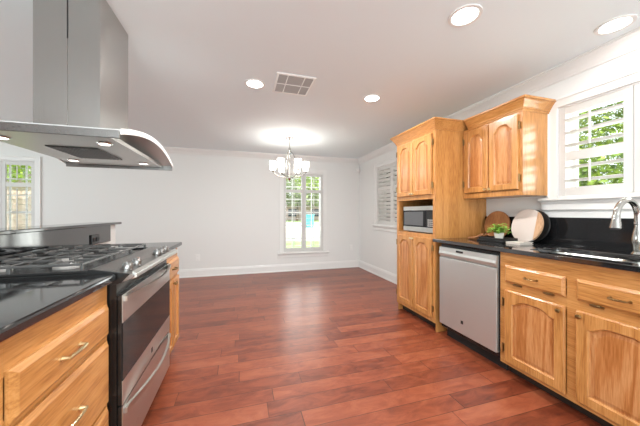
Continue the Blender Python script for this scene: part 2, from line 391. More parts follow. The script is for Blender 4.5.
# ------------------------------------------------------------------ cabinet pieces
def front(F, side):
    s = -1 if side == 'R' else 1
    return lambda a, z, d: Vector((F + s * d, a, z))
def fbox(bm, mp, a0, a1, z0, z1, d0, d1): mbox(bm, mp, a0, a1, z0, z1, d0, d1)
def door_mesh(mp, a0, a1, z0, z1, th=.019, arch=.045, st=.048, N=22):
    bm = NB(); w = a1 - a0
    def loop(ia, d, arched, rise=None):
        rise = arch if rise is None else rise
        x0, x1, y0, y1 = a0 + ia, a1 - ia, z0 + ia, z1 - ia
        pts = [(x0, y0), (x1, y0)]
        for k in range(N + 1):
            t = 1 - 2 * k / N; x = (x0 + x1) / 2 + t * (x1 - x0) / 2; y = y1
            if arched:
                tt = min(1, abs(t) / .96); y = y1 - rise * (1 - .5 * (1 + math.cos(PI * tt ** 2.0)))
            pts.append((x, y))
        return [bm.verts.new(mp(x, y, d)) for x, y in pts]
    L = [loop(0, 0.0005, 0), loop(0, th - .005, 0), loop(.005, th, 0), loop(st, th, 1), loop(st + .006, th - .010, 1), loop(st + .012, th - .0115, 1), loop(st + .030, th - .0075, 1), ]
    for li, (A, B) in enumerate(zip(L, L[1:])):
        n = len(A)
        for i in range(n): bm.faces.new((A[i], A[(i + 1) % n], B[(i + 1) % n], B[i])).material_index = 1 if li >= 4 else 0
    bm.faces.new(L[0][::-1]); bm.faces.new(L[-1]).material_index = 1
    return bm
def slab_mesh(mp, a0, a1, z0, z1, th=.019):
    bm = NB()
    def loop(i, d): return [bm.verts.new(mp(x, y, d)) for x, y in ((a0 + i, z0 + i), (a1 - i, z0 + i), (a1 - i, z1 - i), (a0 + i, z1 - i))]
    L = [loop(0, .0005), loop(0, th - .011), loop(.004, th - .008), loop(.006, th - .007), loop(.014, th)]
    for A, B in zip(L, L[1:]):
        for i in range(4): bm.faces.new((A[i], A[(i + 1) % 4], B[(i + 1) % 4], B[i]))
    bm.faces.new(L[0][::-1]); bm.faces.new(L[-1]); return bm
def knob(mp, a, z, d, parent, m='brass', s=1.0):
    b = NB(); p = mp(a, z, d); sg = 1 if (mp(0, 0, 1).x - mp(0, 0, 0).x) > 0 else -1
    lathe(b, [(.004 * s, -.002 * sg), (.004 * s, .010 * sg), (.010 * s, .014 * sg), (.0125 * s, .020 * sg), (.010 * s, .026 * sg), (.003 * s, .028 * sg)], p, 'x', 14)
    return obj('knob', b, M[m], parent, smooth=True)
def pull(mp, a, z, d, parent, L=.05, m='bronze', drop=.0):
    b = NB(); sg = 1
    for e in (-1, 1):
        tube(b, [mp(a + e * L, z, d - .001), mp(a + e * L, z, d + .020)], [.0065, .0042], 8)
        lathe(b, [(.008, -.001), (.008, .003)], mp(a + e * L, z, d), 'x', 10)
    pts = [mp(a + L * (k / 4 - 1), z - drop * math.sin(PI * k / 8), d + .020 + (.002 if m == 'brass' else .008) * math.sin(PI * k / 8)) for k in range(9)]
    tube(b, pts, [.0035 + .002 * math.sin(PI * k / 8) for k in range(9)], 8)
    return obj('handle', b, M[m], parent, smooth=True)
def hinge(mp, a, z, parent, d=.0):
    b = NB(); fbox(b, mp, a - .004, a + .004, z - .026, z + .026, d + .001, d + .018); 
    tube(b, [mp(a, z - .032, d + .016), mp(a, z + .032, d + .016)], .0045, 8)
    return obj('hinge', b, M['bronze'], parent)
def door(mp, a0, a1, z0, z1, parent, knob_at=None, hinge_at=None, arch=.045, km='brass', ks=1.0, st=.048):
    dr = obj('door', door_mesh(mp, a0, a1, z0, z1, arch=arch, st=st), [M['oak_z'], M['oak_panel']], parent)
    if knob_at: knob(mp, knob_at[0], knob_at[1], .019, dr, km, ks)
    if hinge_at is not None:
        for z in (z0 + .09, z1 - .09): hinge(mp, hinge_at, z, dr)
    return dr
def drawer(mp, a0, a1, z0, z1, parent, pa=None, L=.05, tray=False, m='bronze', name='drawer'):
    dr = obj(name, slab_mesh(mp, a0, a1, z0, z1), M['oak_y'], parent)
    pull(mp, (a0 + a1) / 2 if pa is None else pa, (z0 + z1) / 2, .019, dr, L, m)
    if tray:
        for q in (a0 + (a1 - a0) * .24, a0 + (a1 - a0) * .76):
            b = NB(); fbox(b, mp, q - .028, q + .028, z0 - .013, z0 - .003, .001, .014); tube(b, [mp(q - .02, z0 - .004, .014), mp(q + .02, z0 - .004, .014)], .004, 8)
            obj('hinge', b, M['bronze'], dr)
    return dr
def crown_cab(mp, prof, a0, a1, parent, depth_wall, ends):
    """moulding across the face, returned along the near end (a0) back to the wall"""
    b = NB()
    A = [b.verts.new(mp(a0 - d, z, d)) for d, z in prof]; B = [b.verts.new(mp(a1 + ends * d, z, d)) for d, z in prof]; n = len(prof)
    C = [b.verts.new(mp(a0 - d, z, -depth_wall)) for d, z in prof]
    for i in range(n - 1):
        b.faces.new((A[i], A[i + 1], B[i + 1], B[i])); b.faces.new((A[i], A[i + 1], C[i + 1], C[i]))
    # closed top and back
    if ends: 
        D = [b.verts.new(mp(a1 + ends * d, z, -depth_wall)) for d, z in prof]
        for i in range(n - 1): b.faces.new((D[i], D[i + 1], B[i + 1], B[i]))
    top = prof[-1]
    q = [mp(a0 - top[0], top[1], top[0]), mp(a1 + ends * top[0], top[1], top[0]), mp(a1 + ends * top[0], top[1], -depth_wall), mp(a0 - top[0], top[1], -depth_wall)]
    b.faces.new([b.verts.new(v) for v in q])
    bmesh.ops.remove_doubles(b, verts=b.verts, dist=1e-6)
    return obj('crown_moulding', b, M['oak_y'], parent)
CP = [(d, z + .006) for d, z in [(.0, 1.965), (.006, 1.965), (.008, 1.978), (.014, 1.982), (.016, 1.992), (.024, 2.004), (.036, 2.024), (.046, 2.036), (.050, 2.044), (.060, 2.048), (.060, 2.062)]]

# ---- tall pantry cabinet with microwave niche
FX = 1.805; fr = front(FX, 'R')
P = thing('pantry_cabinet', 'tall oak pantry cabinet with an open microwave niche', 'cabinet', (2.1, 2.49, 0))
PY0, PY1 = 2.16, 2.825
b = NB()
box(b, FX + .018, XR - .002, PY0, PY0 + .018, .0, 1.98); box(b, FX + .018, XR - .002, PY1 - .018, PY1, .0, 1.98)
box(b, XR - .012, XR - .002, PY0 + .018, PY1 - .018, .1, 1.98)
for z in (.10, .93, 1.30, 1.96): box(b, FX + .018, XR - .012, PY0 + .018, PY1 - .018, z, z + .017)
obj('carcass', b, M['oak_z'], P)
b = NB()
for q in ((PY0, PY0 + .036, .085, 1.98), (PY1 - .036, PY1, .085, 1.98), (PY0 + .036, PY1 - .036, .085, .14), (PY0 + .036, PY1 - .036, .895, .947), (PY0 + .036, PY1 - .036, 1.298, 1.36), (PY0 + .036, PY1 - .036, 1.93, 1.98)): fbox(b, fr, *q, -.018, 0)
obj('face_frame', b, M['oak_z'], P, .001)
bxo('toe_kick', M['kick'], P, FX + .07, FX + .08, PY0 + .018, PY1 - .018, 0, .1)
for (a0, a1, ka, ha) in ((2.199, 2.492, 2.477, 2.186), (2.499, 2.792, 2.514, 2.805)):
    door(fr, a0, a1, .128, .905, P, (ka, .885), ha, arch=.05)
    door(fr, a0, a1, 1.345, 1.945, P, (ka, 1.365), ha, arch=.05)
crown_cab(fr, CP, PY0, PY1, P, XR - FX - .002, 1)
# ---- microwave
t = thing('microwave', 'stainless microwave in the niche of the pantry cabinet', 'microwave', (2.0, 2.455, .947))
my0, my1, mz0, mz1 = 2.20, 2.722, .949, 1.232
bxo('body', M['blackmatte'], t, 1.845, 2.25, my0, my1, mz0 + .008, mz1, bevel=.004)
b = NB(); box(b, 1.826, 1.845, my0, my1, mz1 - .045, mz1); box(b, 1.826, 1.845, my0, my1, mz0 + .008, mz0 + .06); obj('front_band', b, M['steel'], t, .002)
b = NB(); box(b, 1.824, 1.845, my0 + .12, my1, mz0 + .06, mz1 - .045); d_ = obj('door', b, M['ovenglass'], t, .002)
bxo('window', M['mwglass'], d_, 1.8225, 1.824, my0 + .165, my1 - .02, mz0 + .075, mz1 - .058)
b = NB(); box(b, 1.826, 1.845, my0, my0 + .118, mz0 + .06, mz1 - .045); k_ = obj('control_panel', b, M['black'], t, .002)
b = NB()
for i in range(3):
    for j in range(4): box(b, 1.824, 1.826, my0 + .022 + i * .028, my0 + .040 + i * .028, mz0 + .072 + j * .02, mz0 + .084 + j * .02)
obj('keypad', b, M['vent_grey'], k_)
b = NB()
b.free()
for yy in (my0 + .04, my1 - .04):
    b = NB(); lathe(b, [(.012, mz0 - .001), (.012, mz0 + .009)], (1.88, yy, 0), 'z', 10); obj('foot', b, M['blackmatte'], t)

# ---- wall cabinet
WX = 2.14; fw = front(WX, 'R')
P = thing('wall_cabinet', 'oak wall cabinet with two arched doors beside the sink window', 'cabinet', (2.3, 1.87, 1.30))
bxo('carcass', M['oak_z'], P, WX + .018, XR - .002, 1.568, 2.157, 1.302, 1.985)
b = NB()
for q in ((1.568, 1.61, 1.302, 1.98), (2.125, 2.157, 1.302, 1.98), (1.61, 2.125, 1.302, 1.345), (1.61, 2.125, 1.945, 1.98), (1.845, 1.88, 1.345, 1.945)): fbox(b, fw, *q, -.018, 0)
obj('face_frame', b, M['oak_z'], P, .001)
door(fw, 1.597, 1.857, 1.352, 1.952, P, (1.842, 1.372), 1.586, arch=.05)
door(fw, 1.870, 2.130, 1.352, 1.952, P, (1.885, 1.372), 2.142, arch=.05)
crown_cab(fw, CP, 1.568, 2.095, P, XR - WX - .002, 0)

# ---- dishwasher
DX = 1.783; t = thing('dishwasher', 'stainless dishwasher between pantry and sink cabinet', 'dishwasher', (2.1, 1.785, 0))
bxo('tub', M['black'], t, 1.81, 2.38, 1.487, 2.082, .10, .868)
bxo('door', M['steel_dw'], t, DX, 1.809, 1.497, 2.078, .137, .752, bevel=.004)
b = NB()
prism(b, [(1.797, 0, .752), (DX - .004, 0, .772), (DX - .009, 0, .790), (DX - .002, 0, .812), (DX, 0, .846), (1.809, 0, .846), (1.809, 0, .752)], (0, 1.497, 0), (0, .581, 0))
cp = obj('control_panel', b, M['steel_dw'], t, .002)
bxo('display', M['black'], cp, DX - .0055, DX, 1.845 - .045, 1.845 + .03, .818, .834, bevel=.002)
b = NB(); box(b, DX - .001, DX, 1.80, 1.825, .222, .250); obj('logo_badge', b, M['blackmatte'], t)
bxo('toe_kick', M['blackmatte'], t, 1.875, 1.89, 1.487, 2.082, 0.0, .12)
# oak filler strip left of the dishwasher
# ---- sink cabinets
def sink_base(y0, y1, label, n=2):
    P = thing('sink_cabinet' if n else 'base_cabinet', label, 'cabinet', (2.1, (y0 + y1) / 2, 0))
    b = NB(); box(b, FX + .018, XR - .002, y0, y0 + .018, .085, .879); box(b, FX + .018, XR - .002, y1 - .018, y1, .085, .879)
    box(b, FX + .018, XR - .002, y0 + .018, y1 - .018, .085, .103); box(b, XR - .012, XR - .002, y0 + .018, y1 - .018, .103, .60)
    obj('carcass', b, M['oak_z'], P)
    md = (y0 + y1) / 2; b = NB()
    for q in ((y0, y0 + .055, .085, .879), (y1 - .038, y1, .085, .879), (md - .03, md + .03, .12, .778), (y0 + .055, y1 - .038, .778, .879), (y0 + .055, y1 - .038, .085, .12), (y0 + .055, md - .03, .605, .68), (md + .03, y1 - .038, .605, .68)): fbox(b, fr, *q, -.018, 0)
    obj('face_frame', b, M['oak_y'], P, .001)
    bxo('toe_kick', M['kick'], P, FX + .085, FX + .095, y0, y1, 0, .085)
    a = (md + .026, y1 - .045, md - .394 + .013 - .0, md - .03)
    d1 = (1.074, 1.441); d0 = (.653, 1.020); off = y1 - 1.483
    for (q0, q1), left in ((d1, True), (d0, False)):
        q0 += off; q1 += off
        drawer(fr, q0, q1, .673, .79, P, tray=True, L=.036, name='drawer_front')
        door(fr, q0, q1, .111, .617, P, ((q0 + .022) if left else (q1 - .022), .590), (q1 + .012) if left else (q0 - .012), arch=.038, km='bronze', ks=1.05, st=.052)
    return P
sink_base(.60, 1.483, 'oak sink cabinet with two arched doors under the black counter')
# filler post between dishwasher and sink cabinet belongs to the sink cabinet face

# ---- right counter with sink cut-out
CT0, CT1 = .881, .911; cx0 = 1.772
t = thing('granite_countertop', 'black granite worktop holding the steel sink and faucet', 'worktop', (2.1, 1.3, CT0))
sx0, sx1, sy0, sy1 = 1.865, 2.20, .60, 1.345
b = NB()
def slab_with_hole(b, x0, x1, y0, y1, hx0, hx1, hy0, hy1, z0, z1, r=.06, n=6):
    inner = []
    for (cx, cy, a0) in ((hx1 - r, hy1 - r, 0), (hx0 + r, hy1 - r, PI / 2), (hx0 + r, hy0 + r, PI), (hx1 - r, hy0 + r, 3 * PI / 2)):
        for k in range(n + 1): inner.append((cx + r * math.cos(a0 + PI / 2 * k / n), cy + r * math.sin(a0 + PI / 2 * k / n)))
    outer = []
    corners = [(x1, y1), (x0, y1), (x0, y0), (x1, y0)]
    for c in range(4):
        for k in range(n + 1): outer.append(corners[c])
    N_ = len(inner)
    for z in (z0, z1):
        I = [b.verts.new((*p, z)) for p in inner]; O = [b.verts.new((*corners[c], z)) for c in range(4)]
        for i in range(N_):
            j = (i + 1) % N_; ci, cj = i // (n + 1), j // (n + 1)
            if ci == cj: b.faces.new((I[i], I[j], O[ci]))
            else: b.faces.new((I[i], I[j], O[cj], O[ci]))
        if z == z0: I0, O0 = I, O
    for i in range(N_): b.faces.new((I0[i], I0[(i + 1) % N_], I[(i + 1) % N_], I[i]))
    for c in range(4): b.faces.new((O0[c], O0[(c + 1) % 4], O[(c + 1) % 4], O[c]))
slab_with_hole(b, cx0, XR - .0215, .58, 2.158, sx0, sx1, sy0, sy1, CT0, CT1)
obj('slab', b, M['granite'], t, .003)
b = NB(); box(b, XR - .021, XR - .001, .58, 2.158, CT1 - .03, 1.124); tag(obj('granite_backsplash', b, M['granite_dark'], None, .002), 'glossy black granite backsplash below the sink window', 'backsplash')
# sink
t = thing('kitchen_sink', 'double bowl stainless sink set under the black counter', 'sink', ((sx0 + sx1) / 2, (sy0 + sy1) / 2, .72))
def bowl(x0, x1, y0, y1):
    b = NB(); r = .06; n = 6
    def ring(i, z, rr):
        pts = []
        for (cx, cy, a0) in ((x1 - i - rr, y1 - i - rr, 0), (x0 + i + rr, y1 - i - rr, PI / 2), (x0 + i + rr, y0 + i + rr, PI), (x1 - i - rr, y0 + i + rr, 3 * PI / 2)):
            for k in range(n + 1): pts.append(b.verts.new((cx + rr * math.cos(a0 + PI / 2 * k / n), cy + rr * math.sin(a0 + PI / 2 * k / n), z)))
        return pts
    L = [ring(-.012, .8795, r + .01), ring(-.012, .8765, r + .01), ring(0.001, .8765, r)]
    L = [ring(-.010, .8765, r + .01), ring(-.010, .8800, r + .01), ring(.0, .8800, r), ring(.006, .87, r - .004), ring(.014, .72, r - .01), ring(.04, .70, r - .03), ring(.12, .694, .02)]
    for A, B in zip(L, L[1:]):
        for i in range(len(A)): b.faces.new((A[i], A[(i + 1) % len(A)], B[(i + 1) % len(A)], B[i]))
    b.faces.new(L[-1]); return b
for (y0, y1) in ((sy0 + .004, .948), (.972, sy1 - .004)):
    bo = obj('bowl', bowl(sx0 + .004, sx1 - .004, y0, y1), M['sinksteel'], t, smooth=True)
    b = NB(); lathe(b, [(.045, .6945), (.045, .698), (.03, .6985), (.028, .696)], ((sx0 + sx1) / 2, (y0 + y1) / 2, 0), 'z', 20); obj('drain', b, M['chrome'], bo, smooth=True)
bxo('bowl_divider', M['sinksteel'], t, sx0 + .03, sx1 - .03, .9385, .9815, .865, .8798, bevel=.004)
# faucet
fx, fy = 2.245, .975
t = thing('kitchen_faucet', 'tall brushed nickel gooseneck faucet behind the sink', 'faucet', (fx, fy, CT1))
b = NB(); lathe(b, [(.030, CT1 + .0005), (.031, CT1 + .006), (.027, CT1 + .012), (.021, CT1 + .020), (.021, CT1 + .04), (.027, CT1 + .075), (.027, CT1 + .10), (.021, CT1 + .135), (.0145, CT1 + .165), (.0145, CT1 + .178), (.018, CT1 + .182), (.018, CT1 + .190), (.0135, CT1 + .194)], (fx, fy, 0), 'z', 24)
obj('body', b, M['chrome'], t, smooth=True)
R_ = .098; zc = 1.135
pts = [(fx, fy, CT1 + .19)] + [(fx - R_ + R_ * math.cos(a), fy, zc + R_ * math.sin(a)) for a in [PI * k / 18 * .99 for k in range(18)]] + [(fx - 2 * R_ - .001, fy, zc - .005)]
b = NB(); tube(b, pts, .0155, 16); obj('spout', b, M['chrome'], t, smooth=True)
b = NB(); hx = fx - 2 * R_ - .003
tube(b, [(hx + .002, fy, zc + .012), (hx, fy, zc + .002), (hx - .001, fy, zc - .02), (hx - .002, fy, zc - .042), (hx - .003, fy, zc - .062), (hx - .004, fy, zc - .066)], [.0145, .0185, .019, .0235, .027, .025], 18)
sp = obj('spray_head', b, M['chrome'], t, smooth=True)
b = NB(); lathe(b, [(.019, zc - .070), (.019, zc - .0655)], (hx - .004, fy, 0), 'z', 16); obj('nozzle', b, M['blackmatte'], sp)
b = NB(); tube(b, [(fx, fy - .02, CT1 + .085), (fx, fy - .045, CT1 + .09), (fx - .02, fy - .075, CT1 + .135)], [.010, .009, .006], 10); obj('lever', b, M['chrome'], t, smooth=True)

# ---- things on the counter
def disc_board(name, c, R, tilt, th, m, label, cat='cutting board'):
    """round board leaning back on the right wall; c = lowest point of its front face"""
    t = thing(name, label, cat, c)
    return t
def lean(bm, base, tilt):
    """vertices built standing in the YZ plane (x = depth towards the wall, z up from 0) are tipped towards the wall"""
    bmesh.ops.rotate(bm, verts=bm.verts, cent=(0, 0, 0), matrix=Matrix.Rotation(tilt, 3, 'Y'))
    bmesh.ops.translate(bm, verts=bm.verts, vec=base)
# black board right behind the marble board
BZ = CT1 + .001
b = NB(); lathe(b, [(.137, 0), (.140, .004), (.140, .011), (.137, .015)], (0, 0, .14), 'x', 48); lean(b, (2.338, 1.662, BZ + .002), .22)
tag(obj('cutting_board', b, M['board_black'], None, smooth=True), 'black round board leaning behind the marble and wood board', 'cutting board')
t = thing('cutting_board', 'round marble and tan wood cutting board leaning on the backsplash', 'cutting board', (2.25, 1.66, BZ))
def disc_slice(y0, y1, R, th, m, name):
    b = NB(); poly = []
    n = 40; y0, y1 = max(y0, -R), min(y1, R)
    for k in range(n + 1):
        y = y0 + (y1 - y0) * k / n; poly.append((0, y, R + math.sqrt(max(0, R * R - y * y))))
    for k in range(n + 1):
        y = y1 - (y1 - y0) * k / n; poly.append((0, y, R - math.sqrt(max(0, R * R - y * y))))
    q = [poly[0]]
    for p in poly[1:]:
        if (Vector(p) - Vector(q[-1])).length > 1e-5: q.append(p)
    if (Vector(q[0]) - Vector(q[-1])).length < 1e-5: q.pop()
    prism(b, q, (0, 0, 0), (th, 0, 0)); lean(b, (0, 0, 0), .22); bmesh.ops.rotate(b, verts=b.verts, cent=(0, 0, 0), matrix=Matrix.Rotation(-.16, 3, 'Z')); bmesh.ops.translate(b, verts=b.verts, vec=(2.262, 1.66, BZ + .003))
    return obj(name, b, m, t, .0015)
disc_slice(-.085, .2, .143, .016, M['marble'], 'marble_half'); disc_slice(-.2, -.0852, .143, .016, M['board_tan'], 'wood_half')
# brown round board
b = NB(); lathe(b, [(.131, 0), (.134, .004), (.134, .012), (.131, .016)], (0, 0, .134), 'x', 48); lean(b, (2.345, 1.985, BZ + .002), .14)
tag(obj('cutting_board', b, M['board_brown'], None, smooth=True), 'brown round wooden board leaning on the wall behind the herb pot', 'cutting board')
# tray / flat books and paddle handles
b = NB(); box(b, 2.05, 2.20, 1.665, 1.915, BZ, BZ + .012)
tag(obj('flat_book', b, M['tray'], None, .002), 'thin dark book lying on the counter under the stacked tray', 'book')
t = thing('serving_tray', 'low black tray under the herb pot on the worktop', 'tray', (2.13, 1.78, BZ + .012))
b = NB(); z0 = BZ + .0125
box(b, 2.055, 2.205, 1.655, 1.90, z0, z0 + .006)
for q in ((2.055, 2.061, 1.655, 1.90), (2.199, 2.205, 1.655, 1.90), (2.061, 2.199, 1.655, 1.661), (2.061, 2.199, 1.894, 1.90)): box(b, *q, z0 + .006, z0 + .024)
obj('tray_body', b, M['tray'], t, .0015)
t = thing('wooden_paddle', 'two orange brown wooden paddle handles lying beside the herb pot', 'utensil', (2.10, 2.0, BZ + .03))
b = NB(); tube(b, [(2.075, 2.03, BZ + .009), (2.10, 1.97, BZ + .022), (2.13, 1.915, BZ + .050)], [.008, .010, .012], 10); obj('handle', b, M['board_brown'], t, smooth=True)
b = NB(); tube(b, [(2.12, 2.05, BZ + .009), (2.15, 1.98, BZ + .016), (2.175, 1.915, BZ + .052)], [.008, .010, .012], 10); obj('handle', b, M['board_brown'], t, smooth=True)
t = thing('recipe_book', 'pale page edged book lying on the counter before the marble board', 'book', (2.12, 1.66, BZ))
bxo('pages', M['paper'], t, 2.064, 2.196, 1.535, 1.641, BZ + .003, BZ + .013); b = NB(); box(b, 2.06, 2.20, 1.53, 1.645, BZ, BZ + .003); box(b, 2.06, 2.20, 1.53, 1.645, BZ + .013, BZ + .016); box(b, 2.06, 2.20, 1.642, 1.645, BZ + .003, BZ + .013)
obj('cover', b, M['paper'], t)
# herb pot
t = thing('potted_herb', 'leafy green herb in a small cream pot on the tray', 'potted plant', (2.12, 1.80, z0 + .006))
pc = (2.12, 1.755, 0); pz = z0 + .0065
b = NB(); lathe(b, [(.028, pz), (.034, pz + .03), (.037, pz + .058), (.034, pz + .058), (.031, pz + .050)], pc, 'z', 24); obj('pot', b, M['pot'], t, smooth=True)
b = NB(); lathe(b, [(.030, pz + .044), (.030, pz + .05)], pc, 'z', 16); obj('soil', b, M['soil'], t)
b = NB(); rr = random.Random(3)
for k in range(300):
    a = rr.uniform(0, 2 * PI); e = rr.uniform(-.25, 1.2); rad = rr.uniform(.02, .098)
    c = Vector((pc[0] + rad * math.cos(a) * math.cos(e) * .85, pc[1] + rad * 1.05 * math.sin(a) * math.cos(e), pz + .070 + rad * .80 * math.sin(e)))
    d = Vector((math.cos(a), math.sin(a), rr.uniform(-.5, .7))).normalized(); s = d.cross(Vector((rr.uniform(-.4, .4), rr.uniform(-.4, .4), 1))).normalized(); n_ = d.cross(s)
    L, w_ = rr.uniform(.018, .030), rr.uniform(.007, .012)
    v = [b.verts.new(p) for p in (c - d * L * .5, c + s * w_ + n_ * .002, c + d * L * .6, c - s * w_ + n_ * .002)]
    b.faces.new(v)
obj('leaves', b, M['herb'], t)
b = NB()
for k in range(14):
    a = 2 * PI * k / 14; tube(b, [(pc[0], pc[1], pz + .045), (pc[0] + .03 * math.cos(a), pc[1] + .035 * math.sin(a), pz + .08)], .0012, 5)
obj('stems', b, M['herb'], t)

# ------------------------------------------------------------------ left side: drawer base, range, far cabinet, counters
LX = -.520; fl = front(LX, 'L')
def left_base(y0, y1, label, kind, loc):
    P = thing('base_cabinet', label, 'cabinet', loc)
    bxo('carcass', M['oak_z'], P, -1.118, LX - .018, y0, y1, .09, .879)
    bxo('toe_kick', M['kick'], P, LX - .09, LX - .08, y0 + .01, y1 - .01, 0, .09)
    b = NB(); 
    for q in ((y0, y0 + .03, .09, .879), (y1 - .022, y1, .09, .879), (y0 + .03, y1 - .022, .783, .879), (y0 + .03, y1 - .022, .09, .125), (y0 + .03, y1 - .022, .630, .685), (y0 + .03, y1 - .022, .375, .42)): fbox(b, fl, *q, -.018, 0)
    obj('face_frame', b, M['oak_y'], P, .001)
    return P
P = left_base(.755, 1.272, 'oak base cabinet with three drawers nearest the viewer', 3, (-.8, 1.01, 0))
for z0_, z1_ in ((.672, .797), (.405, .652), (.13, .392)): drawer(fl, .787, 1.252, z0_, z1_, P, pa=1.0, L=.045, m='brass')
P = left_base(2.052, 2.50, 'narrow oak base cabinet at the far end of the peninsula', 2, (-.8, 2.27, 0))
drawer(fl, 2.085, 2.48, .665, .797, P, L=.038)
door(fl, 2.085, 2.279, .12, .645, P, (2.265, .62), None, arch=.035, km='bronze', st=.04); door(fl, 2.286, 2.48, .12, .645, P, (2.30, .62), None, arch=.035, km='bronze', st=.04)
for (y0, y1, lab) in ((.30, 1.279, 'black granite worktop over the near drawer cabinet'), (2.049, 2.535, 'dark granite worktop at the far end of the peninsula')):
    b = NB(); box(b, -1.098, -.490, y0, y1, CT0, CT1); tag(obj('granite_countertop', b, M['granite'], None, .008), lab, 'worktop')

# ---- range
t = thing('gas_range', 'stainless slide-in gas range with black cooktop and double handles', 'range', (-.8, 1.665, 0))
ry0, ry1 = 1.284, 2.044
bxo('body', M['black'], t, -1.092, -.492, ry0, ry1, .09, .865)
b = NB(); box(b, -1.05, -.53, ry0 + .02, ry1 - .02, .0, .09); obj('plinth', b, M['blackmatte'], t)
# cooktop tray with raised rim
b = NB(); box(b, -1.09, -.590, ry0 - .004, ry1 + .004, .900, .918)
for q in ((-1.09, -1.078, ry0 - .004, ry1 + .004), (-.602, -.59, ry0 - .004, ry1 + .004), (-1.078, -.602, ry0 - .004, ry0 + .010), (-1.078, -.602, ry1 - .010, ry1 + .004)): box(b, *q, .918, .928)
ck = obj('cooktop', b, M['black'], t, .003)
b = NB(); prism(b, [(-.589, 0, .866), (-.589, 0, .931), (-.575, 0, .932), (-.440, 0, .906), (-.430, 0, .898), (-.44, 0, .884), (-.475, 0, .872), (-.493, 0, .866)], (0, ry0 + .004, 0), (0, ry1 - ry0 - .008, 0)); cpn = obj('control_panel', b, M['panel'], t, .002)
for y0_, y1_ in ((ry0 - .002, ry0 + .0035), (ry1 - .0035, ry1 + .002)):
    b = NB(); prism(b, [(-.589, 0, .866), (-.589, 0, .930), (-.575, 0, .931), (-.445, 0, .906), (-.475, 0, .872), (-.493, 0, .866)], (0, y0_, 0), (0, y1_ - y0_, 0)); obj('end_cap', b, M['black'], cpn)
b = NB(); prism(b, [(-.443, 0, .909), (-.424, 0, .899), (-.424, 0, .880), (-.445, 0, .874)], (0, ry0 + .012, .006), (0, ry1 - ry0 - .012, 0)); obj('front_trim', b, M['steel'], cpn, .003)
sl = math.atan2(.026, .135)
for yk in (1.345, 1.45, 1.77, 1.85, 1.935):
    b = NB(); lathe(b, [(.026, 0), (.026, .005), (.021, .007), (.020, .026), (.017, .030), (.004, .0305)], (0, 0, 0), 'z', 20)
    box(b, -.004, .004, -.019, .019, .029, .038)
    bmesh.ops.rotate(b, verts=b.verts, cent=(0, 0, 0), matrix=Matrix.Rotation(sl, 3, 'Y')); bmesh.ops.translate(b, verts=b.verts, vec=(-.477, yk, .9135))
    obj('knob', b, M['panel'], t, smooth=True)
# burners
for (bx_, by_, br) in ((-.73, 1.43, .048), (-.96, 1.43, .038), (-.845, 1.665, .055), (-.73, 1.90, .042), (-.96, 1.90, .042)):
    b = NB(); lathe(b, [(br, .9185), (br, .926), (br * .8, .932), (br * .78, .934)], (bx_, by_, 0), 'z', 24); bu = obj('burner', b, M['vent_grey'], ck, smooth=True)
    b = NB(); lathe(b, [(br * .75, .9345), (br * .78, .938), (br * .7, .943), (br * .1, .944)], (bx_, by_, 0), 'z', 24); obj('burner_cap', b, M['iron'], ck, smooth=True)
# grates: three sections side by side
for k in range(3):
    g0 = ry0 + .012 + k * .2465; g1 = g0 + .243; b = NB(); zt, zb = .956, .947; w_ = .0042
    xs0, xs1 = -1.070, -.612
    for x in (xs0 + w_, xs1 - w_): box(b, x - w_, x + w_, g0, g1, zb, zt)
    for y in (g0 + w_, g1 - w_): box(b, xs0 + 2 * w_, xs1 - 2 * w_, y - w_, y + w_, zb, zt)
    ym = (g0 + g1) / 2
    for x in (-.73, -.845, -.96):
        for (ya, yb) in ((g0 + 2 * w_, ym - .028), (ym + .028, g1 - 2 * w_)): box(b, x - .0045, x + .0045, ya, yb, zb + .001, zt + .003)
    for (xa, xb) in ((xs0 + 2 * w_, -.99), (-.93, -.76), (-.70, xs1 - 2 * w_)): box(b, xa, xb, ym - .0045, ym + .0045, zb + .001, zt + .003)
    box(b, -.8495, -.8405, g0 + 2 * w_, g1 - 2 * w_, zb, zt + .001)
    for x in (xs0 + w_, -.845, xs1 - w_):
        for y in (g0 + w_, g1 - w_): box(b, x - .006, x + .006, y - .006, y + .006, .9183, zb)
    obj('grate', b, M['iron'], ck, .002)
# oven door
XD = -.472
b = NB(); box(b, -.491, XD - .003, ry0 + .004, ry1 - .004, .362, .818); od = obj('oven_door', b, M['black'], t, .002)
b = NB()
for q in ((.702, .818), (.362, .462)): box(b, XD - .003, XD, ry0 + .004, ry1 - .004, *q)
obj('steel_skin', b, M['steel'], od, .001)
bxo('door_glass', M['ovenglass'], od, XD - .003, XD + .0005, ry0 + .006, ry1 - .006, .462, .702)
b = NB(); box(b, XD, XD + .001, 1.655, 1.675, .395, .42); obj('logo_badge', b, M['blackmatte'], od)
def bow(z, amp, parent, zamp=0):
    b = NB(); n = 18; pts = []; 
    ya, yb = ry0 + .03, ry1 - .03
    # flat bowed bar: outer curve and inner curve, extruded in z
    out = [(XD + .010 + amp * math.sin(PI * k / n), ya + (yb - ya) * k / n) for k in range(n + 1)]
    inn = [(x - .012, y) for x, y in out]
    poly = [(x, y, 0) for x, y in out] + [(x, y, 0) for x, y in inn[::-1]]
    for (o1, i1), (o2, i2) in zip(zip(out, inn), list(zip(out, inn))[1:]):
        q = [(*o1, z - .012), (*o2, z - .012), (*i2, z - .012), (*i1, z - .012)]
        A = [b.verts.new(p) for p in q]; B = [b.verts.new((p[0], p[1], z + .012)) for p in q]
        b.faces.new(A); b.faces.new(B[::-1])
        b.faces.new((A[0], A[1], B[1], B[0])); b.faces.new((A[2], A[3], B[3], B[2]))
    bmesh.ops.remove_doubles(b, verts=b.verts, dist=1e-5)
    for y in (ya, yb): box(b, XD, XD + .012, y - .012, y + .012, z - .011, z + .011)
    obj('handle', b, M['steel'], parent, smooth=False)
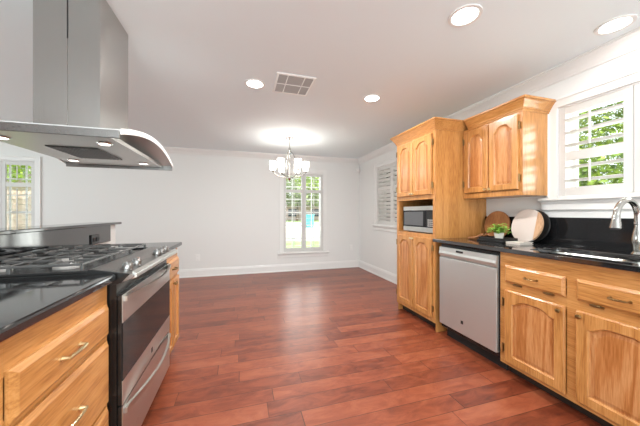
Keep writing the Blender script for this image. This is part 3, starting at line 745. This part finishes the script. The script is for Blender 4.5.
bow(.800, .045, od)
b = NB(); box(b, -.491, XD - .003, ry0 + .004, ry1 - .004, .115, .356); wd = obj('warming_drawer', b, M['black'], t, .002)
bxo('steel_skin', M['steel'], wd, XD - .003, XD, ry0 + .004, ry1 - .004, .115, .356)
bow(.330, .045, wd)

# ------------------------------------------------------------------ range hood
HX0, HX1, HY0, HY1, HZ = -1.215, -.525, 1.405, 2.36, 1.495
t = thing('range_hood', 'stainless island range hood with arched canopy and square chimney', 'range hood', (-.845, 1.82, HZ))
cx0_, cx1_, cy0_, cy1_ = -.978, -.702, 1.645, 2.0
def archz(y): return HZ + .030 + .075 * math.sin(PI * (y - HY0) / (HY1 - HY0)) ** .9
b = NB(); cm = (cx0_ + cx1_) / 2
box(b, cx0_, cm - .0015, cy0_, cy1_, archz(cy0_) - .02, CZ - .001); box(b, cm + .0015, cx1_, cy0_, cy1_, archz(cy0_) - .02, CZ - .001)
box(b, cm - .0015, cm + .0015, cy0_ + .003, cy1_ - .003, archz(cy0_) - .02, CZ - .001)
ch = obj('chimney', b, M['steel_v'], t)
bxo('vent_slot', M['blackmatte'], ch, cm - .003, cm + .003, cy0_ - .0008, cy0_ + .002, 2.04, CZ - .001)
# arched canopy sheet
b = NB(); n = 28; th = .010; R0 = []
def edge_x(y, side):   # slight plan bow of the sides
    s = math.sin(PI * (y - HY0) / (HY1 - HY0)); return (HX1 + .012 * s) if side else (HX0 - .012 * s)
rows = []
for k in range(n + 1):
    y = HY0 + (HY1 - HY0) * k / n; z = archz(y)
    rows.append([b.verts.new((edge_x(y, 0), y, z)), b.verts.new((edge_x(y, 1), y, z)), b.verts.new((edge_x(y, 1), y, z + th)), b.verts.new((edge_x(y, 0), y, z + th))])
for A, B in zip(rows, rows[1:]):
    for i in range(4): b.faces.new((A[i], A[(i + 1) % 4], B[(i + 1) % 4], B[i]))
b.faces.new(rows[0]); b.faces.new(rows[-1][::-1])
M['canopy'] = mat('frosted_canopy_glass', (.70, .71, .70), .18, 0)
cn = obj('canopy', b, M['canopy'], t, smooth=True)
for side in (0, 1):
    b = NB(); rows = []
    for k in range(n + 1):
        y = HY0 + (HY1 - HY0) * k / n; z = archz(y); x = edge_x(y, side); s = 1 if side else -1
        rows.append([b.verts.new(p) for p in ((x, y, z - .012), (x + s * .004, y, z - .012), (x + s * .004, y, z + .014), (x, y, z + .014))])
    for A, B in zip(rows, rows[1:]):
        for i in range(4): b.faces.new((A[i], A[(i + 1) % 4], B[(i + 1) % 4], B[i]))
    b.faces.new(rows[0]); b.faces.new(rows[-1][::-1]); obj('edge_band', b, M['trim'], cn)
for (y0, y1) in ((HY0 - .004, HY0 + .006), (HY1 - .006, HY1 + .004)):
    bxo('rim_bar', M['panel'], t, HX0 + .002, HX1 - .002, y0, y1, HZ, HZ + .036, bevel=.002)
# underside tray
b = NB(); box(b, HX0 + .07, -.592, HY0 + .006, HY1 - .03, HZ + .018, HZ + .040); tr = obj('underside_tray', b, M['steel'], t, .002)
bxo('grease_filter', M['filter'], tr, -.985, -.755, 1.74, 2.055, HZ + .014, HZ + .018)
b = NB()
for k in range(12): x = -.975 + k * .0195; box(b, x, x + .006, 1.745, 2.05, HZ + .011, HZ + .014)
obj('filter_bars', b, M['iron'], tr)
for (x, y) in ((-.668, 1.61), (-.668, 2.17), (-1.075, 1.61), (-1.075, 2.17)):
    b = NB(); lathe(b, [(.032, HZ + .013), (.034, HZ + .018)], (x, y, 0), 'z', 24); lr = obj('lamp', b, M['chrome'], tr, smooth=True)
    b = NB(); lathe(b, [(.024, HZ + .0115), (.024, HZ + .013)], (x, y, 0), 'z', 20); lr2 = obj('lamp_lens', b, M['hoodlamp'], tr)

# ------------------------------------------------------------------ ceiling fittings
def downlight(x, y, label, power=15, r=.068):
    t = thing('recessed_light', label, 'ceiling light', (x, y, CZ), 'recessed ceiling lights')
    b = NB(); n = 32; L = []
    for (rr_, z) in ((r + .022, CZ - .0005), (r + .021, CZ - .006), (r + .004, CZ - .007), (r, CZ - .003)):
        L.append([b.verts.new((x + rr_ * math.cos(2 * PI * k / n), y + rr_ * math.sin(2 * PI * k / n), z)) for k in range(n)])
    for A, B in zip(L, L[1:]):
        for k in range(n): b.faces.new((A[k], A[(k + 1) % n], B[(k + 1) % n], B[k]))
    obj('trim_ring', b, M['trim'], t, smooth=True)
    b = NB(); lathe(b, [(r, CZ - .003), (r, CZ - .0005)], (x, y, 0), 'z', 32); obj('lens', b, M['lamp'], t)
    light('downlight_bulb', 'AREA', (x, y, CZ - .012), power, (1, .985, .96), (0, 0, 0), shape='DISK', size=.12)
    return t
downlight(.115, 2.435, 'lit recessed light left of the ceiling air vent')
downlight(1.255, 2.41, 'lit recessed light right of the air vent in front of the pantry')
downlight(1.25, 1.249, 'lit recessed light above the floor between range and sink')
downlight(2.19, 1.05, 'lit recessed light above the sink window', 1.2)
downlight(.115, 1.249, 'lit recessed light nearest the viewer above the range side')
# air vent
t = thing('air_vent', 'white square ceiling air vent with grey louvres', 'air vent', (.445, 2.35, CZ))
vx0, vx1, vy0, vy1 = .278, .612, 2.176, 2.532
b = NB(); z0, z1 = CZ - .010, CZ - .0005; fw_ = .020
for q in ((vx0, vx1, vy0, vy0 + fw_), (vx0, vx1, vy1 - fw_, vy1), (vx0, vx0 + fw_, vy0 + fw_, vy1 - fw_), (vx1 - fw_, vx1, vy0 + fw_, vy1 - fw_)): box(b, *q, z0, z1)
ix = (vx0 + (vx1 - vx0) * .29, vx0 + (vx1 - vx0) * .72); iy = ((vy0 + vy1) / 2,)
for x in ix: box(b, x - .004, x + .004, vy0 + fw_, vy1 - fw_, z0, z1)
for y in iy: box(b, vx0 + fw_, vx1 - fw_, y - .005, y + .005, z0, z1)
obj('grille_frame', b, M['trim'], t, .001)
bxo('backing', M['vent_dark'], t, vx0 + .01, vx1 - .01, vy0 + .01, vy1 - .01, CZ - .003, CZ - .0005)
b = NB()
for k in range(26):
    y = vy0 + .025 + k * .0122
    if abs(y - iy[0]) < .01: continue
    for (x0, x1) in ((vx0 + fw_, ix[0] - .004), (ix[0] + .004, ix[1] - .004), (ix[1] + .004, vx1 - fw_)):
        prism(b, [(x0, y, CZ - .003), (x0, y + .002, CZ - .003), (x0, y + .007, CZ - .009), (x0, y + .005, CZ - .009)], (0, 0, 0), (x1 - x0, 0, 0))
obj('louvres', b, M['vent_grey'], t)
# chandelier
qx, qy = .705, 4.035
t = thing('chandelier', 'nickel chandelier with six lit white glass shades', 'chandelier', (qx, qy, CZ))
b = NB(); lathe(b, [(.065, CZ - .0005), (.065, CZ - .012), (.05, CZ - .022), (.012, CZ - .028)], (qx, qy, 0), 'z', 28); obj('ceiling_canopy', b, M['chrome'], t, smooth=True)
b = NB(); lathe(b, [(.007, CZ - .027), (.007, CZ - .16)], (qx, qy, 0), 'z', 12); lathe(b, [(.012, CZ - .15), (.018, CZ - .17), (.012, CZ - .19)], (qx, qy, 0), 'z', 16); obj('stem', b, M['chrome'], t, smooth=True)
b = NB(); lathe(b, [(.016, CZ - .18), (.010, CZ - .3), (.010, CZ - .56), (.02, CZ - .60), (.028, CZ - .62), (.018, CZ - .645), (.004, CZ - .66)], (qx, qy, 0), 'z', 16); obj('column', b, M['chrome'], t, smooth=True)
Rc = .25
for k in range(6):
    a = PI / 3 * k + math.radians(-10); ca, sa = math.cos(a), math.sin(a)
    pr = [(.012, CZ - .60), (.06, CZ - .612), (.13, CZ - .60), (.19, CZ - .58), (.235, CZ - .545), (Rc, CZ - .52)]
    b = NB(); tube(b, [(qx + r_ * ca, qy + r_ * sa, z) for r_, z in pr], .0065, 8)
    # upper bow of the frame
    pr2 = [(.012, CZ - .20), (.05, CZ - .24), (.085, CZ - .31), (.085, CZ - .40), (.06, CZ - .52), (.05, CZ - .608)]
    if k % 2 == 0: tube(b, [(qx + r_ * ca, qy + r_ * sa, z) for r_, z in pr2], .006, 8)
    lathe(b, [(.02, CZ - .525), (.026, CZ - .512), (.02, CZ - .506)], (qx + Rc * ca, qy + Rc * sa, 0), 'z', 16)
    ar = obj('arm', b, M['chrome'], t, smooth=True)
    b = NB(); lathe(b, [(.028, CZ - .506), (.042, CZ - .492), (.046, CZ - .45), (.051, CZ - .368), (.047, CZ - .368), (.042, CZ - .45), (.033, CZ - .48)], (qx + Rc * ca, qy + Rc * sa, 0), 'z', 24)
    obj('lamp_shade', b, M['opal'], ar, smooth=True)
    light('chandelier_bulb', 'POINT', (qx + Rc * ca, qy + Rc * sa, CZ - .36), .6, (1, .94, .86), shadow_soft_size=.04)
# wall fittings
def wall_plate(mp, a, z, name, label, cat):
    t = thing(name, label, cat, mp(a, z, 0)); b = NB(); mbox(b, mp, a - .036, a + .036, z - .058, z + .058, .0005, .006); obj('cover_plate', b, M['plastic'], t, .002)
    for dz in (-.024, .024):
        b = NB(); mbox(b, mp, a - .016, a + .016, z + dz - .013, z + dz + .013, .006, .009); obj('receptacle', b, M['trim'], t, .002)
    return t
def back_x(u): t_ = (u - 320) / 266; return (5.05 * t_ + 1.4914) / (.959 - .2832 * t_)
wall_plate(m_back, back_x(197.7), .35, 'power_outlet', 'white power outlet low on the far wall beside the peninsula', 'outlet')
wall_plate(m_back, back_x(351), .42, 'power_outlet', 'white power outlet low on the far wall near the right corner', 'outlet')
t = thing('motion_sensor', 'small white motion sensor high in the far right corner', 'sensor', (XR - .04, YB - .04, 2.06))
b = NB(); lathe(b, [(.012, 2.03), (.030, 2.04), (.034, 2.07), (.030, 2.10), (.012, 2.11)], (XR - .045, YB - .045, 0), 'z', 16); obj('housing', b, M['plastic'], t, smooth=True)
bxo('bracket', M['plastic'], t, XR - .03, XR - .001, YB - .03, YB - .001, 2.05, 2.09)

# ------------------------------------------------------------------ outdoors
b = NB(); box(b, -60, 60, YB + .2, 90, -.30, -.18); box(b, XR + .2, 60, -30, YB + .2, -.30, -.18); structure('ground', b, M['lawn'])
b = NB(); box(b, -50, 50, 12.5, 36, -.18, -.165); structure('street', b, M['drive'])
def leafcloud(blobs, n, size, seed):
    r = random.Random(seed); b = NB(); tot = sum(q[3] ** 2 for q in blobs)
    for (cx, cy, cz, R) in blobs:
        for _ in range(int(n * R * R / tot)):
            d = Vector((r.gauss(0, 1), r.gauss(0, 1), r.gauss(0, 1))).normalized(); c = Vector((cx, cy, cz)) + d * R * r.uniform(.55, 1.05)
            u = Vector((r.gauss(0, 1), r.gauss(0, 1), r.gauss(0, 1))).normalized(); v = u.orthogonal().normalized(); s = size * r.uniform(.6, 1.3)
            b.faces.new([b.verts.new(p) for p in (c - u * s, c + v * s * .5, c + u * s, c - v * s * .5)])
    return b
def tree(loc, h, blobs, n, size, m, label, seed, cat='tree', name='tree'):
    t = thing(name, label, cat, loc)
    b = NB(); x, y, z = loc
    tube(b, [(x, y, z), (x + .05, y, z + h * .5), (x, y + .05, z + h)], [.13 * h / 3, .10 * h / 3, .05 * h / 3], 10)
    for q in blobs[:5]: tube(b, [(x, y, z + h * .6), (q[0], q[1], q[2])], [.04 * h / 3, .015], 6)
    obj('trunk', b, M['bark'], t, smooth=True)
    obj('foliage', leafcloud(blobs, n, size, seed), M[m], t)
tree((5.2, 2.9, -.18), 2.4, [(5.2, 2.9, 2.3, 1.1), (4.9, 2.2, 1.6, .8), (5.3, 3.7, 1.8, .9), (5.0, 3.0, 3.1, .9), (4.8, 3.4, 1.2, .7), (5.1, 1.6, 2.4, .7)], 34000, .038, 'leafA', 'bright green leafy tree outside the sink window', 1)
tree((8.9, 9.6, -.18), 2.6, [(8.9, 9.6, 2.4, 1.3), (8.5, 8.8, 1.5, .9), (9.1, 10.5, 1.8, 1.0)], 5000, .06, 'leafA', 'green tree outside the dining side window', 2)
tree((9, 44, -.18), 5, [(8, 44, 5.5, 3.2), (11, 44, 5, 3.0), (14, 45, 5.5, 3.2), (5, 45, 5, 3)], 9000, .25, 'leafB', 'dark green tree across the street behind the chandelier window', 3)
tree((5.0, 11.4, -.18), 3.2, [(2.9, 11.2, 2.75, .75), (3.0, 11.2, 3.5, 1.0), (1.9, 11.2, 3.5, .9), (3.6, 12.0, 4.2, 1.3), (.9, 11.6, 3.9, .8)], 4500, .06, 'leafA', 'yellow green street tree with leaves high in the chandelier window', 4)
tree((-10.2, 11.2, -.18), 3.2, [(-9.4, 11.2, 3.2, 1.0), (-8.0, 11.2, 3.1, 1.0), (-6.8, 11.2, 3.1, 1.0), (-5.8, 11.4, 3.3, .9)], 7000, .07, 'leafA', 'yellow green tree with leaves high in the left window', 5)
def house(x0, x1, y0, y1, h, m, label, wins):
    t = thing('house', label, 'house', ((x0 + x1) / 2, (y0 + y1) / 2, -.18))
    bxo('wall', M[m], t, x0, x1, y0, y1, -.18, h)
    b = NB(); prism(b, [(x0 - .4, y0 - .5, h), (x0 - .4, (y0 + y1) / 2, h + 1.9), (x0 - .4, y1 + .5, h)], (0, 0, 0), (x1 - x0 + .8, 0, 0)); obj('roof', b, M['roof'], t)
    for (a, c, z0, z1) in wins: bxo('window', M['housewin'], t, a, c, y0 - .04, y0 - .001, z0, z1)
house(0, 20, 50, 58, 2.6, 'brick', 'low brick house across the street seen through the far window', [(3, 5, .5, 1.9), (8.5, 10.5, .5, 1.9), (13, 15, .5, 1.9)])
house(-18, -7.5, 13.2, 20, 2.7, 'brick', 'pale brick neighbour house seen through the left window', [(-12.5, -11.6, .6, 1.2)])
# trash bin at the kerb
bx_, by_ = 5.55, 23.0
bx_ = (-.9) 
def on_ray(u, w): s = (u - 320) / 266 * w; return (.2832 * w + .959 * s, .959 * w - .2832 * s)
bx_, by_ = on_ray(309.5, 23.5)
t = thing('trash_bin', 'turquoise wheeled trash bin standing out by the street', 'trash bin', (bx_, by_, -.165))
b = NB(); z = -.10
A = [b.verts.new((bx_ + sx * .27, by_ + sy * .27, z)) for sx, sy in ((-1, -1), (1, -1), (1, 1), (-1, 1))]; B = [b.verts.new((bx_ + sx * .36, by_ + sy * .36, z + 1.05)) for sx, sy in ((-1, -1), (1, -1), (1, 1), (-1, 1))]
b.faces.new(A); b.faces.new(B[::-1])
for i in range(4): b.faces.new((A[i], A[(i + 1) % 4], B[(i + 1) % 4], B[i]))
obj('body', b, M['bin'], t, .02); bxo('lid', M['bin'], t, bx_ - .39, bx_ + .39, by_ - .40, by_ + .40, .951, 1.03, bevel=.02)
for sx in (-1, 1):
    b = NB(); lathe(b, [(.10, -.03), (.10, .03)], (bx_ + sx * .3, by_ + .22, -.065), 'x', 16); obj('wheel', b, M['blackmatte'], t)
